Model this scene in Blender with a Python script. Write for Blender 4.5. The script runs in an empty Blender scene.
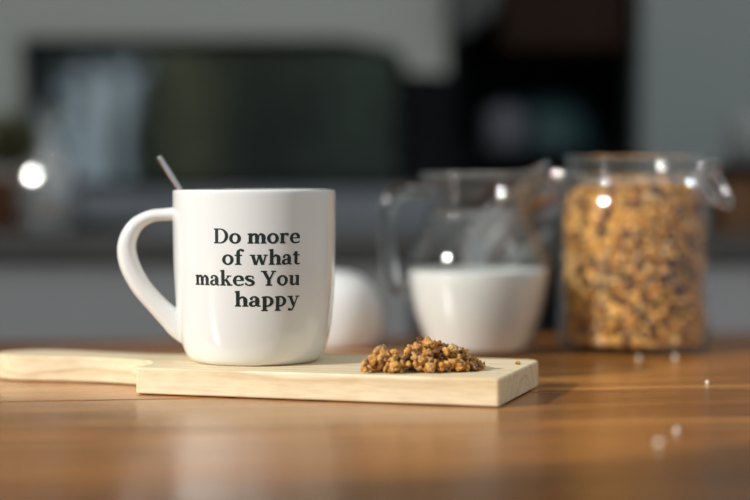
import bpy, bmesh, math, random
from mathutils import Vector, Matrix, noise
from math import sin, cos, pi, radians, atan2, sqrt, asin

S = bpy.context.scene
COL = S.collection
H = 0.111            # eye height above the table top (table top is z = 0)
FP = 85/36*750       # focal length in pixels
HY = 188             # horizon row


def at(px, py, Y):
    """point at depth Y behind pixel"""
    return Vector(((px-375)/FP*Y, Y, H-(py-HY)/FP*Y))


# ------------------------------------------------------------------ helpers
def link(name, me, mat=None, parent=None, smooth=False):
    o = bpy.data.objects.new(name, me)
    COL.objects.link(o)
    if mat:
        me.materials.append(mat)
    if smooth:
        for p in me.polygons:
            p.use_smooth = True
    if parent:
        o.parent = parent
    return o


def from_bm(name, bm, mat=None, parent=None, smooth=False, recalc=True):
    if recalc:
        bmesh.ops.recalc_face_normals(bm, faces=bm.faces[:])
    me = bpy.data.meshes.new(name)
    bm.to_mesh(me)
    bm.free()
    return link(name, me, mat, parent, smooth)


def empty(name, loc, rz=0):
    o = bpy.data.objects.new(name, None)
    COL.objects.link(o)
    o.location = loc
    o.rotation_euler = (0, 0, rz)
    o.empty_display_size = 0.02
    return o


def tag(o, label, cat, group=None, kind=None):
    o['label'] = label
    o['category'] = cat
    if group:
        o['group'] = group
    if kind:
        o['kind'] = kind
    return o


def struct(o):
    o['kind'] = 'structure'
    return o


def bevel(o, w, seg=2, ang=35):
    m = o.modifiers.new('Bevel', 'BEVEL')
    m.width = w
    m.segments = seg
    m.limit_method = 'ANGLE'
    m.angle_limit = radians(ang)
    for p in o.data.polygons:
        p.use_smooth = True
    m.harden_normals = True
    return o


def add_box(bm, x0, x1, y0, y1, z0, z1):
    v = [bm.verts.new(p) for p in ((x0, y0, z0), (x1, y0, z0), (x1, y1, z0), (x0, y1, z0),
                                   (x0, y0, z1), (x1, y0, z1), (x1, y1, z1), (x0, y1, z1))]
    for f in ((0, 3, 2, 1), (4, 5, 6, 7), (0, 1, 5, 4), (1, 2, 6, 5), (2, 3, 7, 6), (3, 0, 4, 7)):
        bm.faces.new([v[i] for i in f])


def box(name, x0, x1, y0, y1, z0, z1, mat, parent=None, bw=0):
    bm = bmesh.new()
    add_box(bm, x0, x1, y0, y1, z0, z1)
    o = from_bm(name, bm, mat, parent)
    if bw:
        bevel(o, bw)
    return o


def spline(pts, n=8):
    """Catmull-Rom through tuples of any length"""
    out = []
    P = [pts[0]] + list(pts) + [pts[-1]]
    for i in range(1, len(P)-2):
        a, b, c, d = P[i-1], P[i], P[i+1], P[i+2]
        for k in range(n):
            t = k/n
            out.append(tuple(0.5*((2*b[j]) + (-a[j]+c[j])*t + (2*a[j]-5*b[j]+4*c[j]-d[j])*t*t
                                  + (-a[j]+3*b[j]-3*c[j]+d[j])*t**3) for j in range(len(b))))
    out.append(tuple(pts[-1]))
    return out


def lathe_bm(profile, n=96, bm=None, fn=None):
    """profile: (r, z) list; r=0 ends are closed to a point"""
    bm = bm or bmesh.new()
    rings = []
    for r, z in profile:
        if r < 1e-6:
            rings.append([bm.verts.new((0, 0, z))])
        else:
            ring = []
            for k in range(n):
                a = 2*pi*k/n
                p = Vector((r*cos(a), r*sin(a), z))
                if fn:
                    p = fn(p, a)
                ring.append(bm.verts.new(p))
            rings.append(ring)
    for A, B in zip(rings, rings[1:]):
        for k in range(n):
            k2 = (k+1) % n
            if len(A) == 1 and len(B) == 1:
                continue
            if len(A) == 1:
                bm.faces.new((A[0], B[k2], B[k]))
            elif len(B) == 1:
                bm.faces.new((A[k], A[k2], B[0]))
            else:
                bm.faces.new((A[k], A[k2], B[k2], B[k]))
    return bm


def sweep_bm(path, n=20, bm=None, side=Vector((0, 1, 0)), cap=True, closed=False):
    """path: (x, y, z, ra, rb): ra in the plane normal to 'side', rb along 'side'"""
    bm = bm or bmesh.new()
    rings = []
    N = len(path)
    for i, q in enumerate(path):
        p = Vector(q[:3])
        a = Vector(path[(i-1) % N if closed else max(i-1, 0)][:3])
        b = Vector(path[(i+1) % N if closed else min(i+1, N-1)][:3])
        t = (b-a).normalized()
        s = (side - t*side.dot(t)).normalized()
        u = t.cross(s).normalized()
        rings.append([bm.verts.new(p + u*(q[3]*cos(2*pi*k/n)) + s*(q[4]*sin(2*pi*k/n))) for k in range(n)])
    for i in range(N if closed else N-1):
        A, B = rings[i], rings[(i+1) % N]
        for k in range(n):
            bm.faces.new((A[k], A[(k+1) % n], B[(k+1) % n], B[k]))
    if cap and not closed:
        bm.faces.new(rings[0])
        bm.faces.new(rings[-1][::-1])
    return bm


def prism_bm(outline, z0, z1, bm=None):
    bm = bm or bmesh.new()
    lo = [bm.verts.new((x, y, z0)) for x, y in outline]
    hi = [bm.verts.new((x, y, z1)) for x, y in outline]
    n = len(outline)
    bm.faces.new(lo[::-1])
    bm.faces.new(hi)
    for i in range(n):
        bm.faces.new((lo[i], lo[(i+1) % n], hi[(i+1) % n], hi[i]))
    return bm


# ------------------------------------------------------------------ materials
class NT:
    def __init__(self, name):
        self.m = bpy.data.materials.new(name)
        self.m.use_nodes = True
        self.t = self.m.node_tree
        self.b = self.t.nodes['Principled BSDF']
        self.out = self.t.nodes['Material Output']

    def n(self, typ, **kw):
        nd = self.t.nodes.new(typ)
        for k, v in kw.items():
            if k in nd.inputs:
                nd.inputs[k].default_value = v
            else:
                setattr(nd, k, v)
        return nd

    def l(self, a, b):
        self.t.links.new(a, b)

    def ramp(self, fac, stops):
        r = self.n('ShaderNodeValToRGB')
        e = r.color_ramp.elements
        while len(e) < len(stops):
            e.new(0.5)
        for el, (p, c) in zip(e, stops):
            el.position = p
            el.color = (*c, 1) if len(c) == 3 else c
        self.l(fac, r.inputs[0])
        return r.outputs[0]

    def coords(self, scale=(1, 1, 1), rot=(0, 0, 0), loc=(0, 0, 0)):
        tc = self.n('ShaderNodeTexCoord')
        mp = self.n('ShaderNodeMapping')
        mp.inputs['Scale'].default_value = scale
        mp.inputs['Rotation'].default_value = rot
        mp.inputs['Location'].default_value = loc
        self.l(tc.outputs['Object'], mp.inputs[0])
        return mp.outputs[0]

    def bump(self, h, strength, dist):
        bp = self.n('ShaderNodeBump')
        bp.inputs['Strength'].default_value = strength
        bp.inputs['Distance'].default_value = dist
        self.l(h, bp.inputs['Height'])
        self.l(bp.outputs[0], self.b.inputs['Normal'])


def simple(name, col, rough=0.5, metal=0.0, var=0.08, nscale=30, coat=0, ior=1.5, spec=0.5):
    w = NT(name)
    nz = w.n('ShaderNodeTexNoise')
    nz.inputs['Scale'].default_value = nscale
    w.l(w.coords(), nz.inputs['Vector'])
    c = w.ramp(nz.outputs[0], [(0.3, tuple(x*(1-var) for x in col)), (0.7, tuple(min(1, x*(1+var)) for x in col))])
    w.l(c, w.b.inputs['Base Color'])
    w.b.inputs['Roughness'].default_value = rough
    w.b.inputs['Metallic'].default_value = metal
    w.b.inputs['IOR'].default_value = ior
    w.b.inputs['Specular IOR Level'].default_value = spec
    w.b.inputs['Coat Weight'].default_value = coat
    w.b.inputs['Coat Roughness'].default_value = 0.05
    return w.m


def thin_glass(name, tint=(0.98, 0.985, 0.985), edge=(0.72, 0.74, 0.75), rough=0.045, f0=0.045, f90=0.6):
    """sheet glass: see-through, mirror-like towards grazing angles"""
    w = NT(name)
    w.t.nodes.remove(w.b)
    lw = w.n('ShaderNodeLayerWeight')
    lw.inputs['Blend'].default_value = 0.5
    pw = w.n('ShaderNodeMath', operation='POWER')
    pw.inputs[1].default_value = 4.0
    w.l(lw.outputs['Facing'], pw.inputs[0])
    mr = w.n('ShaderNodeMapRange')
    mr.inputs['To Min'].default_value = f0
    mr.inputs['To Max'].default_value = f90
    w.l(pw.outputs[0], mr.inputs['Value'])
    tr = w.n('ShaderNodeBsdfTransparent')
    w.l(w.ramp(pw.outputs[0], [(0, tint), (1, edge)]), tr.inputs[0])
    gl = w.n('ShaderNodeBsdfGlossy')
    gl.inputs['Roughness'].default_value = rough
    mx = w.n('ShaderNodeMixShader')
    w.l(mr.outputs[0], mx.inputs[0])
    w.l(tr.outputs[0], mx.inputs[1])
    w.l(gl.outputs[0], mx.inputs[2])
    w.l(mx.outputs[0], w.out.inputs['Surface'])
    return w.m


def solid_glass(name, rough=0.03):
    w = NT(name)
    w.b.inputs['Transmission Weight'].default_value = 1
    w.b.inputs['Roughness'].default_value = rough
    w.b.inputs['IOR'].default_value = 1.5
    nz = w.n('ShaderNodeTexNoise', Scale=20.0)
    w.l(w.coords(), nz.inputs['Vector'])
    w.l(w.ramp(nz.outputs[0], [(0, (0.93, 0.95, 0.96)), (1, (0.97, 0.98, 0.98))]), w.b.inputs['Base Color'])
    return w.m


def table_wood():
    w = NT('table_wood')
    v = w.coords(scale=(1.0, 9, 9))
    n1 = w.n('ShaderNodeTexNoise', Scale=5.0, Detail=6.0, Roughness=0.6)
    w.l(v, n1.inputs['Vector'])
    n2 = w.n('ShaderNodeTexNoise', Scale=55.0, Detail=4.0, Roughness=0.7)
    w.l(w.coords(scale=(0.6, 8, 8)), n2.inputs['Vector'])
    # every plank has its own tone (plank pitch 0.118 along local y)
    tc = w.n('ShaderNodeTexCoord')
    sp = w.n('ShaderNodeSeparateXYZ')
    w.l(tc.outputs['Object'], sp.inputs[0])
    dv = w.n('ShaderNodeMath', operation='DIVIDE')
    dv.inputs[1].default_value = PLANK
    w.l(sp.outputs['Y'], dv.inputs[0])
    fl = w.n('ShaderNodeMath', operation='FLOOR')
    w.l(dv.outputs[0], fl.inputs[0])
    wn = w.n('ShaderNodeTexWhiteNoise', noise_dimensions='1D')
    w.l(fl.outputs[0], wn.inputs['W'])
    base = w.ramp(n1.outputs[0], [(0.28, (0.24, 0.085, 0.022)), (0.5, (0.45, 0.185, 0.045)), (0.72, (0.68, 0.35, 0.105))])
    fine = w.ramp(n2.outputs[0], [(0.35, (0.62, 0.56, 0.5)), (0.55, (1, 1, 1))])
    mul = w.n('ShaderNodeMix', data_type='RGBA', blend_type='MULTIPLY')
    mul.inputs[0].default_value = 0.7
    w.l(base, mul.inputs[6])
    w.l(fine, mul.inputs[7])
    mul2 = w.n('ShaderNodeMix', data_type='RGBA', blend_type='MULTIPLY')
    mul2.inputs[0].default_value = 1.0
    w.l(mul.outputs[2], mul2.inputs[6])
    w.l(w.ramp(wn.outputs['Value'], [(0, (0.66, 0.60, 0.56)), (1, (1.12, 1.1, 1.05))]), mul2.inputs[7])
    w.l(mul2.outputs[2], w.b.inputs['Base Color'])
    rr = w.n('ShaderNodeMapRange')
    w.b.inputs['Specular IOR Level'].default_value = 0.45
    rr.inputs['To Min'].default_value = 0.16
    rr.inputs['To Max'].default_value = 0.27
    w.l(n1.outputs[0], rr.inputs['Value'])
    w.l(rr.outputs[0], w.b.inputs['Roughness'])
    w.bump(n2.outputs[0], 0.15, 0.0005)
    return w.m


def board_wood():
    """pale wood with growth rings round an axis under the board: arcs on the end, lines on the face"""
    w = NT('pale_board_wood')
    tc = w.n('ShaderNodeTexCoord')
    nz = w.n('ShaderNodeTexNoise', Scale=1.0, Detail=3.0)
    w.l(w.coords(scale=(5, 22, 22)), nz.inputs['Vector'])
    mp = w.n('ShaderNodeMapping')
    mp.inputs['Location'].default_value = (0, -0.062, 0.012)
    mp.inputs['Scale'].default_value = (0.10, 1, 1)
    w.l(tc.outputs['Object'], mp.inputs[0])
    ad = w.n('ShaderNodeMix', data_type='VECTOR')
    ad.inputs[0].default_value = 0.012
    w.l(mp.outputs[0], ad.inputs[4])
    w.l(nz.outputs['Color'], ad.inputs[5])
    wv = w.n('ShaderNodeTexWave', wave_type='RINGS', rings_direction='X', wave_profile='SAW')
    wv.inputs['Scale'].default_value = 34.0
    wv.inputs['Distortion'].default_value = 1.4
    wv.inputs['Detail'].default_value = 2.0
    w.l(ad.outputs[1], wv.inputs['Vector'])
    c = w.ramp(wv.outputs[0], [(0.0, (0.88, 0.74, 0.51)), (0.7, (0.85, 0.70, 0.46)), (0.92, (0.74, 0.56, 0.33)), (1.0, (0.87, 0.72, 0.49))])
    n2 = w.n('ShaderNodeTexNoise', Scale=420.0, Detail=3.0)
    w.l(w.coords(scale=(0.15, 1, 1)), n2.inputs['Vector'])
    mul = w.n('ShaderNodeMix', data_type='RGBA', blend_type='MULTIPLY')
    mul.inputs[0].default_value = 1
    w.l(c, mul.inputs[6])
    w.l(w.ramp(n2.outputs[0], [(0.3, (0.86, 0.83, 0.78)), (0.6, (1, 1, 1))]), mul.inputs[7])
    # brown ring marks where the end grain is open
    w.l(mul.outputs[2], w.b.inputs['Base Color'])
    w.b.inputs['Roughness'].default_value = 0.55
    w.bump(n2.outputs[0], 0.2, 0.0004)
    return w.m


def granola_mat(name, stops, rough=0.5, ns=900.0):
    w = NT(name)
    g = w.n('ShaderNodeNewGeometry')
    oi = w.n('ShaderNodeObjectInfo')
    ad = w.n('ShaderNodeMath', operation='ADD')
    w.l(g.outputs['Random Per Island'], ad.inputs[0])
    w.l(oi.outputs['Random'], ad.inputs[1])
    fr = w.n('ShaderNodeMath', operation='FRACT')
    w.l(ad.outputs[0], fr.inputs[0])
    c = w.ramp(fr.outputs[0], stops)
    nz = w.n('ShaderNodeTexNoise', Scale=ns, Detail=3.0)
    w.l(w.coords(), nz.inputs['Vector'])
    mul = w.n('ShaderNodeMix', data_type='RGBA', blend_type='MULTIPLY')
    mul.inputs[0].default_value = 1
    w.l(c, mul.inputs[6])
    w.l(w.ramp(nz.outputs[0], [(0.36, (0.76, 0.62, 0.46) if ns < 100 else (0.82, 0.68, 0.52)), (0.58, (1.15, 1.1, 1.0))]), mul.inputs[7])
    w.l(mul.outputs[2], w.b.inputs['Base Color'])
    w.b.inputs['Roughness'].default_value = rough
    w.bump(nz.outputs[0], 0.5, 0.0005 if ns > 100 else 0.12)
    return w.m


PLANK = 0.125
M = {}
M['ceramic'] = simple('white_glazed_ceramic', (0.78, 0.79, 0.775), 0.10, var=0.01, coat=0.5)
M['ink'] = simple('dark_green_ink', (0.008, 0.022, 0.020), 0.35, var=0.1)
M['steel'] = simple('polished_steel', (0.55, 0.55, 0.57), 0.16, metal=1, var=0.03)
M['wire'] = simple('bright_wire', (0.75, 0.75, 0.76), 0.12, metal=1, var=0.03)
M['glass'] = thin_glass('clear_glass')
M['glass_rim'] = solid_glass('thick_clear_glass', 0.04)
M['glass_handle'] = solid_glass('rounded_glass', 0.13)
M['glint'] = thin_glass('lustre_glass', f0=0.35, rough=0.07)
M['pane'] = thin_glass('window_glass', tint=(0.9, 0.92, 0.92), edge=(0.6, 0.6, 0.6), rough=0.02, f0=0.02)
M['milk'] = simple('milk', (0.80, 0.81, 0.775), 0.3, var=0.005)
M['table'] = table_wood()
M['board'] = board_wood()
GOLD = [(0.0, (0.60, 0.25, 0.04)), (0.16, (0.86, 0.46, 0.11)), (0.45, (0.92, 0.58, 0.18)), (0.70, (0.74, 0.32, 0.055)),
        (0.84, (0.82, 0.60, 0.31)), (0.91, (0.30, 0.11, 0.035)), (0.96, (0.13, 0.055, 0.04)), (1.0, (0.10, 0.04, 0.04))]
GOLDJ = [(p*0.90 if p < 1 else p, (c[0]*1.0, c[1]*1.06, c[2]*1.15)) for p, c in GOLD]
M['granola'] = granola_mat('golden_granola', GOLDJ)
M['granola_lump'] = granola_mat('golden_granola_lump', GOLD, 0.5, 3.0)
M['granola_dark'] = granola_mat('dark_granola', [(0, (0.12, 0.045, 0.028)), (0.5, (0.24, 0.09, 0.035)), (1, (0.34, 0.15, 0.05))], 0.3, 3.0)
M['granola_pale'] = granola_mat('pale_granola', [(0, (0.72, 0.48, 0.20)), (0.5, (0.80, 0.58, 0.29)), (1, (0.70, 0.42, 0.15))], 0.5, 3.0)
M['oat'] = simple('pale_oat', (0.88, 0.84, 0.72), 0.4)
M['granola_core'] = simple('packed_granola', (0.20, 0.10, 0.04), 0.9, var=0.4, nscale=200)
M['berry'] = simple('dark_raisin', (0.035, 0.022, 0.045), 0.35, var=0.3, nscale=300)
M['wall'] = simple('light_grey_paint', (0.60, 0.615, 0.57), 0.7, var=0.02, nscale=3)
M['wall_blue'] = simple('blue_grey_splashback', (0.34, 0.355, 0.39), 0.45, var=0.08, nscale=4)
M['tall'] = simple('grey_panel', (0.37, 0.41, 0.405), 0.5, var=0.03, nscale=3)
M['cabinet'] = simple('grey_cabinet_paint', (0.62, 0.61, 0.62), 0.5, var=0.02, nscale=4)
M['counter'] = simple('dark_grey_worktop', (0.13, 0.125, 0.12), 0.4, var=0.15, nscale=8)
M['black'] = simple('black_laminate', (0.010, 0.011, 0.013), 0.5, spec=0.1, var=0.2, nscale=5)
M['brown'] = simple('dark_brown_wood', (0.028, 0.012, 0.006), 0.5, spec=0.15, var=0.2, nscale=6)
M['floor'] = simple('grey_floor_tile', (0.20, 0.19, 0.18), 0.5, var=0.1, nscale=2)
M['teal'] = simple('teal_glaze', (0.09, 0.19, 0.21), 0.4, var=0.1)
M['slate'] = simple('slate_grey_glaze', (0.18, 0.185, 0.22), 0.5, var=0.1)
M['clay'] = simple('brown_clay', (0.22, 0.09, 0.045), 0.6, var=0.2)
M['cloth'] = simple('dark_grey_cloth', (0.15, 0.155, 0.155), 0.9, var=0.1, nscale=60)
M['leaf'] = simple('dark_green_leaf', (0.009, 0.016, 0.008), 0.7, spec=0.1, var=0.35, nscale=3)
M['leaf_olive'] = simple('olive_leaf', (0.032, 0.034, 0.012), 0.7, spec=0.1, var=0.4, nscale=3)
M['plant_leaf'] = simple('soft_green_leaf', (0.14, 0.14, 0.06), 0.6, var=0.3)
M['bark'] = simple('bark', (0.05, 0.035, 0.025), 0.9, var=0.3)
M['grass'] = simple('lawn_grass', (0.03, 0.05, 0.015), 0.95, var=0.4, nscale=4)
M['amber'] = simple('amber_wood', (0.22, 0.10, 0.035), 0.5, var=0.2, nscale=20)
M['dark_metal'] = simple('dark_metal', (0.10, 0.10, 0.10), 0.35, metal=1, var=0.05)

# ------------------------------------------------------------------ setting
FLOOR = -0.745
WY = 2.0      # wall behind the worktop
LX = -1.4     # wall with the sunny window


def wall_holes(name, x0, x1, z0, z1, depth, holes, mat, axis='y', pos=0):
    """wall in the plane axis=pos with rectangular holes, built of butting blocks in one mesh"""
    bm = bmesh.new()
    xs = sorted({x0, x1, *[h[0] for h in holes], *[h[1] for h in holes]})
    for a, b in zip(xs, xs[1:]):
        mid = (a+b)/2
        cuts = sorted((h[2], h[3]) for h in holes if h[0] <= mid <= h[1])
        z = z0
        segs = []
        for c0, c1 in cuts:
            if c0 > z:
                segs.append((z, c0))
            z = c1
        if z < z1:
            segs.append((z, z1))
        for s0, s1 in segs:
            if axis == 'y':
                add_box(bm, a, b, pos, pos+depth, s0, s1)
            else:
                add_box(bm, pos-depth, pos, a, b, s0, s1)
    return struct(from_bm(name, bm, mat))


fl = struct(box('floor', -1.6, 2.2, -1.6, 2.6, FLOOR-0.02, FLOOR, M['floor']))
# back wall: opening for the window (px 26..405) with a rounded top right corner, then a niche (px 447..630)
wl = at(20, 0, WY).x
wr = at(408, 0, WY).x
wt = at(0, 38, WY).z
wb = at(0, 190, WY).z
wcol = at(447, 0, WY).x     # end of the wall
# outline traced in x/z and extruded in y
rad = 0.045
pts_open = [(wl, wb), (wr, wb)]
low = at(0, 64, WY).z
curve = [(wr, low-0.01), (wr-0.004, low+0.006), (wr-0.018, low+0.020), (wr-0.040, wt-0.006), (wr-0.07, wt)]
bm = bmesh.new()
def strip_xz(bm, outline, y0, y1):
    a = [bm.verts.new((x, y0, z)) for x, z in outline]
    b = [bm.verts.new((x, y1, z)) for x, z in outline]
    n = len(outline)
    bm.faces.new(a)
    bm.faces.new(b[::-1])
    for i in range(n):
        bm.faces.new((a[i], b[i], b[(i+1) % n], a[(i+1) % n]))
ZT = 2.0
strip_xz(bm, [(-1.6, FLOOR), (wl, FLOOR), (wl, ZT), (-1.6, ZT)], WY, WY+0.06)
strip_xz(bm, [(wl, wt), (wr-0.07, wt)] + [(x, z) for x, z in reversed(curve[:-1])] + [(wcol, low-0.012), (wcol, ZT), (wl, ZT)], WY, WY+0.06)
struct(from_bm('wall_back', bm, M['wall']))
bm = bmesh.new()
add_box(bm, wl, wcol, WY, WY+0.06, FLOOR, wb)
struct(from_bm('wall_back_lower', bm, M['wall_blue'])).name = 'trim_1'
# the dark post between window and niche
struct(box('trim_2', wr, wcol, WY+0.002, WY+0.06, wb, low-0.012, M['black']))
# window
win = struct(empty('window_1', ((wl+wr)/2, WY+0.03, wb)))
bm = bmesh.new()
W2, WH = (wr-wl)/2, wt-wb
for x0, x1, z0, z1 in ((-W2, W2, 0, 0.010), (-W2, W2, WH-0.010, WH+0.0), (-W2, -W2+0.012, 0.010, WH-0.010), (W2-0.012, W2, 0.010, WH-0.010)):
    add_box(bm, x0, x1, 0.0, 0.02, z0, z1)
from_bm('window_frame', bm, M['black'], win)
box('window_glass', -W2+0.012, W2-0.012, 0.008, 0.012, 0.010, WH-0.010, M['pane'], win)

# tall grey wall section on the right
struct(box('wall_right', at(642, 0, 1.95).x, 1.4, 1.95, 2.3, FLOOR, ZT, M['tall']))
# wall on the left with the sunlit opening; a small gap added only to send sun onto the bottle
wall_holes('wall_left', -1.6, 2.0, FLOOR, ZT, 0.03,
           [(-0.155, 0.56, 0.12, 1.75), (1.030, 1.105, 0.716, 0.775)], M['wall'], axis='x', pos=LX)

# niche: an open dark shelf unit behind the wall line
nx0, nx1 = wcol+0.001, at(640, 0, WY).x-0.004
n_un = empty('shelf_unit', ((nx0+nx1)/2, WY+0.20, FLOOR))
tag(n_un, 'black open shelf unit in the dark niche left of the tall grey wall', 'shelf unit')
nw = (nx1-nx0)/2
zt = ZT-FLOOR
sh1 = at(0, 150, WY+0.02).z-FLOOR
box('back_panel', -nw, nw, 0.13, 0.15, 0, zt, M['black'], n_un)
box('side_panel', -nw, -nw+0.012, -0.19, 0.13, 0, zt, M['black'], n_un)
box('side_panel', nw-0.012, nw, -0.19, 0.13, 0, zt, M['black'], n_un)
box('shelf', -nw+0.012, nw-0.012, -0.185, 0.13, sh1-0.014, sh1, M['black'], n_un, 0.001)
shz = sh1+FLOOR

# brown wall cupboard above
cz = at(0, 52, WY-0.02).z
cx0, cx1 = at(492, 0, WY-0.02).x, at(639, 0, WY-0.02).x-0.004
cup = empty('wall_cupboard', ((cx0+cx1)/2, WY+0.08, cz))
tag(cup, 'dark brown wooden wall cupboard hanging over the black niche', 'cupboard')
cw = (cx1-cx0)/2-0.010
box('body', -cw, cw, -0.08, 0.10, 0, 0.4, M['brown'], cup, 0.002)
d_ = box('door', -cw, cw, -0.10, -0.081, 0.004, 0.4, M['brown'], cup, 0.002)
k_ = box('knob', -cw+0.02, -cw+0.03, -0.112, -0.10, 0.20, 0.21, M['dark_metal'], d_, 0.002)

# hanging grey cloth between wall end and cupboard
ca, cb = at(450, 0, WY-0.03), at(500, 0, WY-0.03)
bm = bmesh.new()
nseg = 24
grid = []
for i in range(nseg+1):
    t = i/nseg
    x = ca.x+(cb.x-ca.x)*t
    zlow = at(0, 40-34*t**1.6, WY-0.03).z
    colv = []
    for j in range(9):
        s = j/8
        z = zlow+(0.42-zlow)*s
        y = WY-0.03+0.006*sin(t*16+s*1.5)*(1-0.4*s)
        colv.append(bm.verts.new((x, y, z)))
    grid.append(colv)
for i in range(nseg):
    for j in range(8):
        bm.faces.new((grid[i][j], grid[i+1][j], grid[i+1][j+1], grid[i][j+1]))
tw = from_bm('tea_towel', bm, M['cloth'], smooth=True)
m_ = tw.modifiers.new('Solid', 'SOLIDIFY')
m_.thickness = 0.003
struct(box('trim_3', wcol-0.04, cb.x+0.01, WY-0.038, WY-0.0005, 0.405, 0.43, M['wall']))
tag(tw, 'grey cloth hanging beside the brown cupboard, cut off by the top of the picture', 'towel')

# things in the niche
def lathe_thing(name, prof, loc, mat, label, cat, n=48, group=None):
    o = from_bm(name, lathe_bm(prof, n), mat, smooth=True)
    o.location = loc
    tag(o, label, cat, group)
    return o


def bowl_prof(R, h, t=0.003, foot=0.45):
    out = [(0, 0.0), (R*foot, 0.0), (R*foot, 0.003)]
    out += [(R*(foot+(1-foot)*sin(a)), 0.003+(h-0.003)*(1-cos(a))) for a in [radians(x) for x in range(10, 91, 10)]]
    out += [(R-t*0.5, h+0.001), (R-t, h)]
    out += [((R-t)*(foot+(1-foot)*sin(a))-0.0, 0.003+t+(h-0.003-t)*(1-cos(a))) for a in [radians(x) for x in range(80, 0, -10)]]
    out += [(0, 0.003+t)]
    return out


pb = at(548, 0, WY+0.14)
ob = lathe_thing('bowl', bowl_prof(0.062, 0.062), (pb.x, WY+0.13, shz+0.0635), M['teal'],
                 'teal glazed bowl turned upside down at the back of the dark niche', 'bowl')
ob.rotation_euler = (pi, 0, 0)
pc = at(505, 0, WY+0.05)
ob2 = from_bm('canister', lathe_bm([(0, 0), (0.024, 0), (0.026, 0.002), (0.026, 0.045), (0.024, 0.048), (0.02, 0.049), (0.008, 0.050), (0.006, 0.056), (0, 0.057)], 40), M['slate'], smooth=True)
ob2.location = (pc.x, WY+0.045, shz)
tag(ob2, 'slate grey lidded canister on the dark niche shelf in front of the teal bowl', 'canister')

# ---- worktop and cabinets
CF, CB = 1.60, WY-0.001
ct = at(0, 236, CF).z
wk = box('worktop', -1.38, 1.3, CF, 1.949, ct-0.022, ct, M['counter'], None, 0.002)
bm_ = None
tag(wk, 'long dark grey kitchen worktop running under the window', 'worktop')


def cabinet(name, x0, x1, mat, label):
    c = empty(name, ((x0+x1)/2, 1.78, FLOOR))
    w = (x1-x0)/2-0.001
    hh = ct-0.022-FLOOR-0.001
    box('body', -w, w, -0.15, 0.165, 0.0, hh, mat, c)
    d = box('door', -w+0.001, w-0.001, -0.168, -0.1505, 0.02, hh-0.004, mat, c, 0.0015)
    hb = box('handle', -0.05, 0.05, -0.178, -0.168, hh-0.30, hh-0.29, M['steel'], d, 0.002)
    tag(c, label, 'cabinet')
    return c


cabinet('base_cabinet', -0.96, -0.46, M['cabinet'], 'grey base cabinet under the worktop at the far left edge of the picture')
cabinet('base_cabinet', -0.46, 0.035, M['cabinet'], 'grey base cabinet under the worktop behind the white mug')
cabinet('base_cabinet', 0.035, 0.245, M['black'], 'narrow black base cabinet under the worktop behind the glass jug')
cabinet('base_cabinet', 0.245, 0.76, M['cabinet'], 'grey base cabinet under the worktop to the right of the granola jar')

# ---- things on the worktop, left
pot = from_bm('plant_pot', lathe_bm([(0, 0), (0.026, 0), (0.028, 0.002), (0.036, 0.045), (0.038, 0.047), (0.038, 0.055), (0.036, 0.056),
                                     (0.034, 0.055), (0.032, 0.05), (0, 0.047)], 48), M['clay'], smooth=True)
pp = at(9, 0, 1.86)
potr = empty('potted_plant', (pp.x, 1.86, ct))
pot.parent = potr
pot.name = 'pot'
tag(potr, 'small green plant in a brown clay pot at the left end of the worktop', 'plant')
random.seed(4)
bm = bmesh.new()
def add_leaf(bm, p, d, L, wd, up=None):
    d = d.normalized()
    s = d.cross(up or Vector((random.uniform(-1, 1), random.uniform(-1, 1), random.uniform(-1, 1)))).normalized()
    nrm = d.cross(s)
    a = bm.verts.new(p)
    b = bm.verts.new(p+d*L*0.5+s*wd*0.5+nrm*wd*0.1)
    c = bm.verts.new(p+d*L)
    e = bm.verts.new(p+d*L*0.5-s*wd*0.5+nrm*wd*0.1)
    f = bm.verts.new(p+d*L*0.5)
    bm.faces.new((a, b, f))
    bm.faces.new((b, c, f))
    bm.faces.new((c, e, f))
    bm.faces.new((e, a, f))
for i in range(70):
    a = random.uniform(0, 2*pi)
    d = Vector((cos(a)*random.uniform(0.1, 0.9), sin(a)*random.uniform(0.1, 0.9), random.uniform(0.4, 1.2)))
    add_leaf(bm, Vector((0, 0, 0.05+random.uniform(0, 0.03)))+d*0.012, d, random.uniform(0.02, 0.045), 0.016)
from_bm('leaves', bm, M['plant_leaf'], potr)

bt = at(33, 0, 1.72)
bottle = empty('glass_bottle', (-0.3165, 1.720, ct))
bottle.scale = (1, 1, 0.86)
tag(bottle, 'small round clear glass bottle with a bright glint beside the potted plant', 'bottle')
prof = spline([(0.020, 0.001), (0.027, 0.006), (0.031, 0.03), (0.031, 0.055), (0.026, 0.075), (0.014, 0.09), (0.011, 0.10), (0.011, 0.118), (0.013, 0.120)], 5)
inner = [(max(r-0.002, 0.001), z) for r, z in reversed(prof)]
from_bm('bottle_body', lathe_bm([(0, 0.0015)]+prof+inner+[(0, 0.005)], 64), M['glint'], bottle, True)
from_bm('stopper', lathe_bm([(0, 0.112), (0.0085, 0.112), (0.0085, 0.121), (0.013, 0.123), (0.015, 0.131), (0.012, 0.139), (0, 0.142)], 32), M['glass_rim'], bottle, True)

# pale dish, left part of the worktop
dp = at(98, 0, 1.80)
lathe_thing('dish', bowl_prof(0.055, 0.020, 0.003, 0.5), (dp.x, 1.80, ct+0.0005), simple('blue_grey_glaze', (0.30, 0.31, 0.34), 0.4),
            'shallow blue-grey dish on the worktop left of the mug handle', 'dish')
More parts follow.
